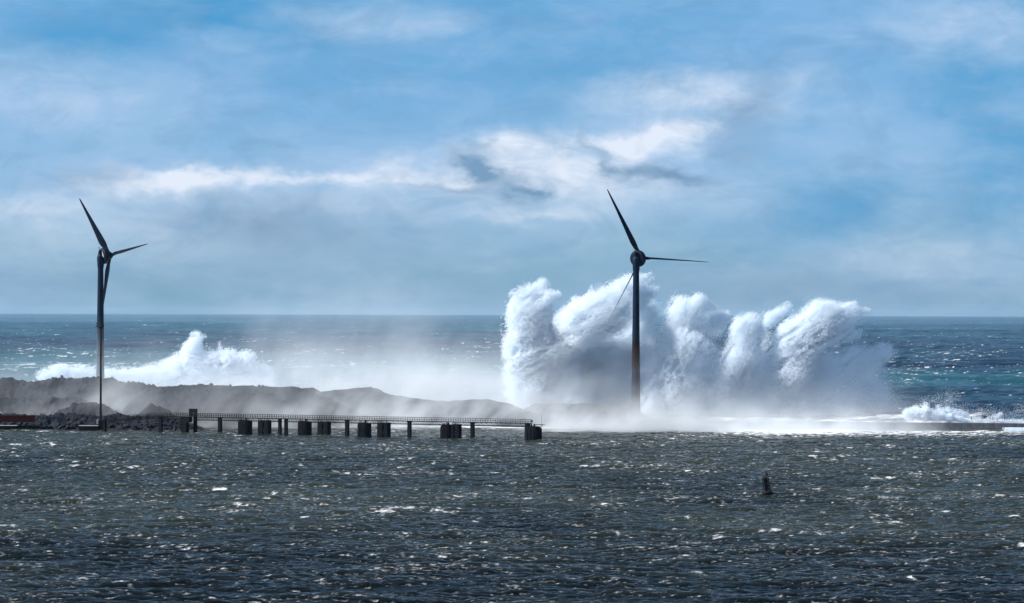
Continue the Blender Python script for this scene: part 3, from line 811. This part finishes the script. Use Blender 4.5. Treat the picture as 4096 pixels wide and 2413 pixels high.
# ---------------------------------------------------------------- spray: clouds of fine drops
def drops_mat(name, c):
    m = bpy.data.materials.new(name); m.use_nodes = True
    t = m.node_tree; t.nodes.clear()
    d = t.nodes.new('ShaderNodeBsdfDiffuse'); d.inputs[0].default_value = (*c, 1)
    s = t.nodes.new('ShaderNodeBsdfTranslucent'); s.inputs[0].default_value = (*c, 1)
    x = t.nodes.new('ShaderNodeMixShader'); x.inputs[0].default_value = .6
    o = t.nodes.new('ShaderNodeOutputMaterial')
    t.links.new(d.outputs[0], x.inputs[1]); t.links.new(s.outputs[0], x.inputs[2]); t.links.new(x.outputs[0], o.inputs[0])
    return m
M['drops'] = drops_mat('spray_drops', (.88, .94, .99))
def drop_group():
    g = bpy.data.node_groups.new('drops', 'GeometryNodeTree')
    g.interface.new_socket('Geometry', in_out='INPUT', socket_type='NodeSocketGeometry')
    g.interface.new_socket('Geometry', in_out='OUTPUT', socket_type='NodeSocketGeometry')
    i, o = g.nodes.new('NodeGroupInput'), g.nodes.new('NodeGroupOutput')
    a = g.nodes.new('GeometryNodeInputNamedAttribute'); a.data_type = 'FLOAT'; a.inputs[0].default_value = 'size'
    p = g.nodes.new('GeometryNodeMeshToPoints'); s = g.nodes.new('GeometryNodeSetMaterial'); s.inputs['Material'].default_value = M['drops']
    g.links.new(i.outputs[0], p.inputs['Mesh']); g.links.new(a.outputs['Attribute'], p.inputs['Radius'])
    g.links.new(p.outputs[0], s.inputs[0]); g.links.new(s.outputs[0], o.inputs[0])
    return g
DG = drop_group()
NPTS = 0
def points(name, P, R, label):
    global NPTS
    NPTS += len(P)
    me = bpy.data.meshes.new(name)
    me.vertices.add(len(P)); me.vertices.foreach_set('co', P.astype(np.float32).ravel())
    a = me.attributes.new('size', 'FLOAT', 'POINT'); a.data.foreach_set('value', R.astype(np.float32))
    me.materials.append(M['drops'])
    o = link(bpy.data.objects.new(name, me))
    md = o.modifiers.new('drops', 'NODES'); md.node_group = DG
    tag(o, label, 'spray', None, 'stuff')
    return o
def spray(label, caps, D0, vox=.48, sigma=.5, rad=.12, depth=.8, nscale=9.0, amp=.8, edge=.35, stretch=(1, 1, 1), ang=0.0, gain=.55, seed=0, octv=5, ground_soft=0.0, name='sea_spray', cap_n=900000, thr=0.0, fill=.3, wisp_lo=.03, spat=1.0):
    """caps: (px0, py0, r0, px1, py1, r1, weight, dD) in photo pixels: jets of water thrown up at D0 + dD"""
    g = np.random.default_rng(100 + seed)
    C = []
    for (a, b, r0, c, d, r1, w, dD) in caps:
        D = D0 + dD; s = D / F_PX
        p, q = W(a, b, D), W(c, d, D)
        C.append((np.array(p), np.array(q), r0 * s, r1 * s, w))
    mr = max(max(c[2], c[3]) for c in C)
    xs_ = [v for c in C for v in (c[0][0] - c[2] * 1.25, c[0][0] + c[2] * 1.25, c[1][0] - c[3] * 1.25, c[1][0] + c[3] * 1.25)]
    zs_ = [v for c in C for v in (c[0][2] - c[2] * 1.25, c[0][2] + c[2] * 1.25, c[1][2] - c[3] * 1.25, c[1][2] + c[3] * 1.25)]
    ds_ = [v for c in C for v in (c[0][1] - c[2] * depth * 1.2, c[0][1] + c[2] * depth * 1.2, c[1][1] - c[3] * depth * 1.2, c[1][1] + c[3] * depth * 1.2)]
    gx = np.arange(min(xs_), max(xs_), vox); gz = np.arange(max(-.5, min(zs_)), max(zs_), vox); gy = np.arange(min(ds_), max(ds_), vox * 1.25)
    Xg, Yg, Zg = np.meshgrid(gx.astype(np.float32), gy.astype(np.float32), gz.astype(np.float32), indexing='ij')
    Fd = np.full(Xg.shape, -9., np.float32); Wt = np.zeros(Xg.shape, np.float32)
    for p, q, r0, r1, w in C:
        v = q - p; v2 = v.copy(); v2[1] /= depth
        L2 = float(v2 @ v2) + 1e-6
        ax_, ay_, az_ = Xg - p[0], (Yg - p[1]) / depth, Zg - p[2]
        t = np.clip((ax_ * v2[0] + ay_ * v2[1] + az_ * v2[2]) / L2, 0, 1)
        dd = np.sqrt((ax_ - t * v2[0]) ** 2 + (ay_ - t * v2[1]) ** 2 + (az_ - t * v2[2]) ** 2)
        f_ = 1 - dd / (r0 + (r1 - r0) * t)
        Wt += w * np.clip(f_ + .25, 0, 1) ; 
        Fd = np.maximum(Fd, f_)
        del dd, t, f_
    ca, sa = math.cos(ang), math.sin(ang)
    U = (Xg * ca + Zg * sa) / nscale / stretch[0]; V = (-Xg * sa + Zg * ca) / nscale / stretch[2]; Wq = Yg / nscale / stretch[1]
    live = Fd > -.6 * amp
    nzv = np.zeros(Xg.shape, np.float32)
    u_, v_, w_ = U[live], V[live], Wq[live]
    n1 = fbm(u_ + seed * 3.1, w_, v_, octv, gain)
    n2 = fbm(u_ * 2.2 + 5, w_ * 2.2, v_ * 2.2, 4, .5, True)
    n3 = fbm(u_ * nscale / 4.5 + 2, w_ * nscale / 2.5, v_ * nscale / 1.8, 3, .6, True)
    nzv[live] = (n1 - .5) * 2.2 + (n2 - .55) * 1.9 + (n3 - .55) * 2.2
    Fd = Fd + nzv * amp
    den = np.clip((Fd - thr) / edge, 0, 1) * np.clip(Wt * 1.6, 0, 1.6)
    m_ = np.zeros(Xg.shape, np.float32)
    m_[live] = fbm(u_ * .95 + 11, w_ * .55, v_ * 1.75, 6, .7)
    den *= np.clip((m_ - .5 + .5 * fill) * 7.0 + .2, wisp_lo, 1.6)
    sp_ = np.zeros(Xg.shape, np.float32)                 # spatter torn off the edges, carried along the jet
    sp_[live] = np.clip((fbm(u_ * 2.2 + 21, w_ * 4, v_ * 7 + 2, 3, .7) - .60) * 9, 0, 1)
    den = np.maximum(den, sp_ * .5 * spat * np.clip(1 - np.abs(Fd + .12) / .28, 0, 1) * (Zg > 8))
    if ground_soft: den *= np.clip(Zg / ground_soft, .05, 1)
    tot = float(den.sum()) * vox * vox * vox * 1.25
    n = int(min(cap_n, tot * sigma / (math.pi * rad * rad)))
    idx = np.searchsorted(np.cumsum(den.ravel().astype(np.float64)) / float(den.sum(dtype=np.float64)), g.random(n))
    idx = np.minimum(idx, den.size - 1)
    i, j, k = np.unravel_index(idx, den.shape)
    jt = g.random((n, 3)) - .5
    P = np.stack([gx[i] + jt[:, 0] * vox, gy[j] + jt[:, 1] * vox * 1.25, gz[k] + jt[:, 2] * vox], 1)
    P = P[P[:, 2] > -.4]
    R = rad * g.uniform(.7, 1.25, len(P))
    points(name, P, R, label)
    print(label[:40], 'N', len(P), 'wanted', int(tot * sigma / (math.pi * rad * rad)), den.shape, round(time.time() - T0, 1))

# plume behind the right turbine
spray('tall white wave spray rising behind the red based turbine', [
    (2140, 1640, 115, 2125, 1400, 100, 1.0, 6), (2120, 1400, 100, 2130, 1260, 92, 1.0, 4), (2130, 1250, 90, 2160, 1180, 52, 1, 4), (2150, 1180, 50, 2168, 1135, 26, 1, 4), (2190, 1190, 36, 2230, 1178, 18, 1, 0),
    (2085, 1215, 44, 2065, 1300, 40, 1, 4), (2060, 1180, 24, 2110, 1160, 30, 1, 2), (2180, 1640, 110, 2220, 1400, 100, .9, 8), (2220, 1400, 90, 2300, 1300, 80, 1.0, 4), (2280, 1290, 62, 2330, 1230, 42, 1, -8), (2300, 1205, 22, 2330, 1215, 30, 1, -4),
    (2330, 1300, 85, 2440, 1240, 90, 1, -14), (2360, 1215, 40, 2366, 1145, 7, 1, 0), (2420, 1240, 80, 2490, 1170, 52, 1, -8), (2480, 1180, 60, 2535, 1130, 36, 1, 0), (2535, 1150, 58, 2600, 1106, 20, 1, 6), (2570, 1180, 58, 2610, 1160, 26, 1, 10),
    (2560, 1250, 75, 2596, 1250, 40, .9, 14), (2580, 1320, 40, 2600, 1230, 34, .6, 18),
    (2420, 1650, 125, 2380, 1440, 125, .8, 18), (2380, 1440, 120, 2500, 1360, 95, .9, 22), (2500, 1660, 90, 2540, 1400, 75, .6, 22)],
    1378, fill=.34, wisp_lo=.25, sigma=.5, rad=.10, depth=.62, nscale=9, amp=.62, edge=.25, ang=.5, stretch=(1.3, 1, .9), seed=1, cap_n=1100000)
# curtains right of the turbine
spray('ragged white wave spray curtain just right of the red based turbine', [
    (2610, 1680, 60, 2650, 1460, 50, .55, 0), (2650, 1460, 55, 2740, 1260, 70, .8, 0), (2740, 1250, 75, 2790, 1215, 42, 1, 4), (2800, 1220, 42, 2860, 1232, 14, 1, 4),
    (2760, 1400, 70, 2700, 1560, 75, .8, -6), (2680, 1420, 50, 2600, 1640, 60, .8, -6), (2740, 1370, 60, 2850, 1395, 22, .9, -6), (2880, 1285, 42, 2912, 1252, 12, .9, 6), (2820, 1300, 50, 2900, 1270, 30, .6, 8),
    (2840, 1640, 110, 2850, 1480, 90, .35, 10), (2560, 1400, 30, 2660, 1330, 40, .35, 8), (2800, 1350, 60, 2850, 1320, 50, .3, 14)],
    1372, fill=.34, wisp_lo=.06, sigma=.34, rad=.08, depth=.6, nscale=7, amp=.8, edge=.4, ang=1.0, stretch=(1.35, 1, .75), seed=2, cap_n=900000)
spray('middle wave spray column with a torn finger flying off its top', [
    (2960, 1660, 100, 2970, 1480, 85, .5, 4), (2970, 1480, 80, 2985, 1320, 62, .85, 0), (2985, 1310, 58, 3010, 1290, 40, 1, 0), (3010, 1300, 36, 3050, 1330, 22, 1, 0), (2930, 1450, 60, 2900, 1520, 50, .6, -4),
    (3060, 1300, 26, 3100, 1262, 30, .6, 6), (3085, 1275, 38, 3150, 1225, 20, .8, 6), (3110, 1260, 22, 3165, 1222, 7, 1, 6), (3050, 1640, 80, 3060, 1460, 60, .35, 6), (3060, 1400, 34, 3080, 1340, 26, .5, 8)],
    1370, fill=.34, wisp_lo=.06, sigma=.34, rad=.08, depth=.65, nscale=7, amp=.75, edge=.4, ang=.9, stretch=(1.35, 1, .75), seed=3, cap_n=800000)
spray('thick white wave spray jet leaning right towards the open sea', [
    (3170, 1480, 85, 3200, 1370, 92, 1, 0), (3200, 1370, 92, 3290, 1290, 85, 1, 0), (3290, 1290, 82, 3400, 1250, 42, 1, 0), (3380, 1240, 34, 3420, 1212, 10, 1, 0), (3400, 1250, 34, 3475, 1242, 11, 1, 2), (3400, 1290, 36, 3455, 1280, 10, 1, 2),
    (3330, 1330, 62, 3435, 1335, 20, .9, 2), (3260, 1400, 62, 3345, 1385, 16, .9, 2), (3270, 1440, 60, 3345, 1440, 14, .7, 2), (3180, 1560, 70, 3180, 1480, 90, .5, 4), (3130, 1440, 40, 3100, 1400, 20, .6, 4)],
    1372, fill=.28, wisp_lo=.12, sigma=.45, rad=.10, depth=.7, nscale=6.5, amp=.7, edge=.3, ang=.55, stretch=(1.7, 1, .75), seed=4, cap_n=450000)
spray('blue shaded wave spray lobe at the right end of the big splash', [
    (3240, 1640, 120, 3300, 1500, 95, .30, 4), (3300, 1500, 90, 3440, 1450, 72, .45, 4), (3440, 1450, 70, 3540, 1410, 42, .8, 2), (3540, 1408, 38, 3580, 1408, 18, .9, 2), (3500, 1640, 110, 3480, 1520, 90, .22, 8), (3380, 1640, 110, 3380, 1540, 90, .25, 8), (3560, 1660, 60, 3520, 1560, 50, .2, 6)],
    1374, fill=.45, wisp_lo=.15, sigma=.24, rad=.06, depth=.6, nscale=8, amp=.6, edge=.5, ang=.6, stretch=(1.4, 1, .8), seed=5, cap_n=1200000)
# breaking wave at the far right behind the wall
spray('bright white wash bursting over the breakwater at the far right', [
    (3640, 1662, 24, 3700, 1656, 28, 1, 0), (3700, 1658, 28, 3800, 1674, 18, 1, 0), (3800, 1670, 18, 3880, 1685, 8, 1, 0), (3630, 1652, 20, 3680, 1646, 20, 1, 0), (3640, 1640, 14, 3700, 1626, 18, .5, 2), (3760, 1640, 22, 3860, 1668, 22, .5, 3),
    (3860, 1682, 12, 4110, 1690, 12, .6, 2), (3950, 1676, 12, 4000, 1660, 14, .4, 4)],
    1318, vox=.35, sigma=.9, rad=.09, depth=.7, nscale=5, amp=.62, edge=.45, fill=.42, spat=1, seed=6, cap_n=150000)
spray('thin veil of wave spray over the humped wave at the right edge', [
    (3700, 1620, 40, 3800, 1600, 46, .5, 0), (3800, 1640, 40, 3980, 1660, 40, .5, 0), (3980, 1670, 36, 4120, 1650, 50, .4, 10)],
    1345, vox=.6, sigma=.05, rad=.045, depth=.5, nscale=7, amp=.7, edge=.9, seed=7, cap_n=200000)
# left breaking wave behind the hills
spray('white wave spray bank behind the rocky hill with a tall horn', [
    (160, 1500, 22, 240, 1485, 32, 1, 0), (240, 1490, 34, 420, 1500, 34, 1, 0), (420, 1505, 34, 560, 1500, 34, 1, 0), (560, 1500, 36, 720, 1490, 60, 1, 0), (720, 1480, 62, 765, 1420, 52, 1, 0), (765, 1410, 42, 785, 1350, 26, 1, 0),
    (785, 1345, 26, 815, 1345, 13, .7, 2), (780, 1480, 66, 900, 1455, 60, 1, 0), (875, 1420, 22, 878, 1370, 9, .35, 2), (900, 1460, 58, 985, 1440, 42, 1, 0), (985, 1445, 42, 1070, 1490, 28, .9, 0), (900, 1540, 50, 1060, 1530, 45, .9, 0), (180, 1530, 25, 700, 1545, 30, .8, 0)],
    1450, fill=.4, wisp_lo=.3, sigma=.34, rad=.10, depth=.9, nscale=8, amp=.55, edge=.6, ang=.3, seed=8, cap_n=900000)
print('plumes', NPTS, time.time() - T0)

# blown mist: banks of fine spray hanging over the hills, the wall and the sea behind
def bank(box_, stops, h, streak, seed, dens, lo=.35, gain=2.4, tilt=.15, aniso=.0, colr=(.92, .965, 1.0)):
    x0, x1, y0, y1, z1 = box_
    bm = bmesh.new(); box(bm, x0, x1, y0, y1, -1.2, z1)
    me = bpy.data.meshes.new('haze'); bm.to_mesh(me); bm.free()
    m = bpy.data.materials.new('mist'); m.use_nodes = True; t = m.node_tree; t.nodes.clear(); n_, l_ = t.nodes.new, t.links.new
    g = n_('ShaderNodeTexCoord'); sp = n_('ShaderNodeSeparateXYZ'); l_(g.outputs['Object'], sp.inputs[0])
    def mth(op, a, b_=None, c=None, cl=False):
        q = n_('ShaderNodeMath'); q.operation = op; q.use_clamp = cl
        for k, v in enumerate((a, b_, c)):
            if v is None: continue
            if isinstance(v, (int, float)): q.inputs[k].default_value = v
            else: l_(v, q.inputs[k])
        return q.outputs[0]
    ym = (y0 + y1) / 2
    rp = n_('ShaderNodeValToRGB'); cr = rp.color_ramp
    l_(mth('DIVIDE', mth('SUBTRACT', sp.outputs[0], x0), x1 - x0), rp.inputs[0])
    pts = [(((p - CX) / F_PX * ym - x0) / (x1 - x0), v) for p, v in stops]
    cr.elements[0].position = max(0, pts[0][0]); cr.elements[0].color = (pts[0][1],) * 3 + (1,)
    cr.elements[1].position = min(1, pts[-1][0]); cr.elements[1].color = (pts[-1][1],) * 3 + (1,)
    for p, v in pts[1:-1]:
        e = cr.elements.new(p); e.color = (v, v, v, 1)
    hgt = mth('EXPONENT', mth('DIVIDE', mth('MAXIMUM', sp.outputs[2], 0.0), -h))
    sh = n_('ShaderNodeCombineXYZ')
    l_(mth('DIVIDE', mth('MULTIPLY_ADD', sp.outputs[2], -tilt, sp.outputs[0]), streak[0]), sh.inputs[0])
    l_(mth('DIVIDE', sp.outputs[1], streak[1]), sh.inputs[1]); l_(mth('DIVIDE', sp.outputs[2], streak[2]), sh.inputs[2])
    nz = n_('ShaderNodeTexNoise'); nz.noise_dimensions = '4D'; nz.inputs['W'].default_value = seed * 3.7; nz.inputs['Scale'].default_value = 1
    nz.inputs['Detail'].default_value = 3; nz.inputs['Roughness'].default_value = .6; l_(sh.outputs[0], nz.inputs['Vector'])
    f = mth('MAXIMUM', mth('MULTIPLY', mth('SUBTRACT', nz.outputs['Fac'], lo), gain), .0)
    top = mth('MULTIPLY', mth('SUBTRACT', z1, sp.outputs[2]), 1 / (z1 * .7), None, True)
    top = mth('MULTIPLY', top, top)
    d = mth('MULTIPLY', mth('MULTIPLY', mth('MULTIPLY', rp.outputs[0], hgt), mth('MULTIPLY', f, top)), dens)
    v = n_('ShaderNodeVolumePrincipled'); v.inputs['Color'].default_value = (*colr, 1); v.inputs['Anisotropy'].default_value = aniso
    l_(d, v.inputs['Density']); o = n_('ShaderNodeOutputMaterial'); l_(v.outputs[0], o.inputs['Volume'])
    m.cycles.volume_step_rate = .35
    me.materials.append(m)
    tag(link(bpy.data.objects.new('haze', me)), 'pale drifting mist of blown spray along the coast', None, None, 'stuff')
# behind the hills and the left turbine's foot
bank((-330, 150, 1408, 1444, 62), [(-600, .02), (0, .03), (300, .08), (700, .3), (950, .9), (1400, 1.0), (2000, 1.0), (2500, .7), (2900, .3), (3200, .0)], 17, (24, 60, 40), 1, .22, .30, 2.0)
bank((-330, -60, 1376, 1402, 62), [(-600, .7), (0, .8), (400, 1.0), (800, .9), (1100, .5), (1400, .0)], 15, (40, 60, 50), 5, .055, .25, 1.8)
# over the hills
bank((-330, 200, 1276, 1348, 64), [(-600, .14), (60, .18), (300, .5), (420, .75), (560, .6), (760, .28), (1000, .45), (1250, .9), (1700, 1.1), (2200, .9), (2400, .25), (2900, .12), (3700, 0)], 12, (15, 40, 16), 2, .075, .36, 3.2, .6)
# along the foot of the breakwater
bank((0, 190, 1255, 1284, 62), [(2050, 0), (2300, .7), (2550, 1.3), (2800, 1.1), (3200, 1.0), (3500, .8), (3640, .3), (3800, .0)], 5.0, (14, 30, 14), 3, .20, .22, 1.9)
# tall faint wisps
bank((-150, 60, 1446, 1476, 112), [(800, 0), (1050, .8), (1300, .8), (1600, 1), (1850, .5), (2100, 0)], 70, (22, 30, 36), 4, .030, .34, 2.2, .35)

# overtopping water falling down the face of the wall at the far right
g = np.random.default_rng(9)
pa, pb = W(4008, 1713, 1272.2), W(4420, 1720, 1266)
n = 26000; s = g.random(n); zz = g.random(n) ** .9
cl = vnoise(s * 90, zz * 2.5, s * 0) * .7 + vnoise(s * 260, zz * 3, s * 0 + 3) * .5
kp = (cl > (.5 - .25 * zz)) & (g.random(n) < np.clip(s * 9, .12, .75))
P = np.stack([pa.x + (pb.x - pa.x) * s, pa.y + (pb.y - pa.y) * s - .45 + g.normal(0, .12, n) - (1 - zz) * .35, zz * 1.95], 1)[kp]
o = points('overtopping_water', P, g.uniform(.05, .1, len(P)), 'white water cascading over the low wall at the right edge')
o['category'] = 'water'

# ---------------------------------------------------------------- haze
bm = bmesh.new()
bmesh.ops.create_cube(bm, size=1.0)
for v in bm.verts: v.co = Vector((v.co.x * 40000, 30400 + v.co.y * 61400, 55 + v.co.z * 130))
me = bpy.data.meshes.new('haze'); bm.to_mesh(me); bm.free()
hz = bpy.data.materials.new('haze'); hz.use_nodes = True; t = hz.node_tree; t.nodes.clear()
v = t.nodes.new('ShaderNodeVolumePrincipled'); v.inputs['Color'].default_value = (.55, .78, 1.0, 1); v.inputs['Density'].default_value = 0.7e-5; v.inputs['Anisotropy'].default_value = .2
o_ = t.nodes.new('ShaderNodeOutputMaterial'); t.links.new(v.outputs[0], o_.inputs['Volume'])
me.materials.append(hz)
tag(link(bpy.data.objects.new('haze', me)), kind='stuff')
print('script', time.time() - T0)
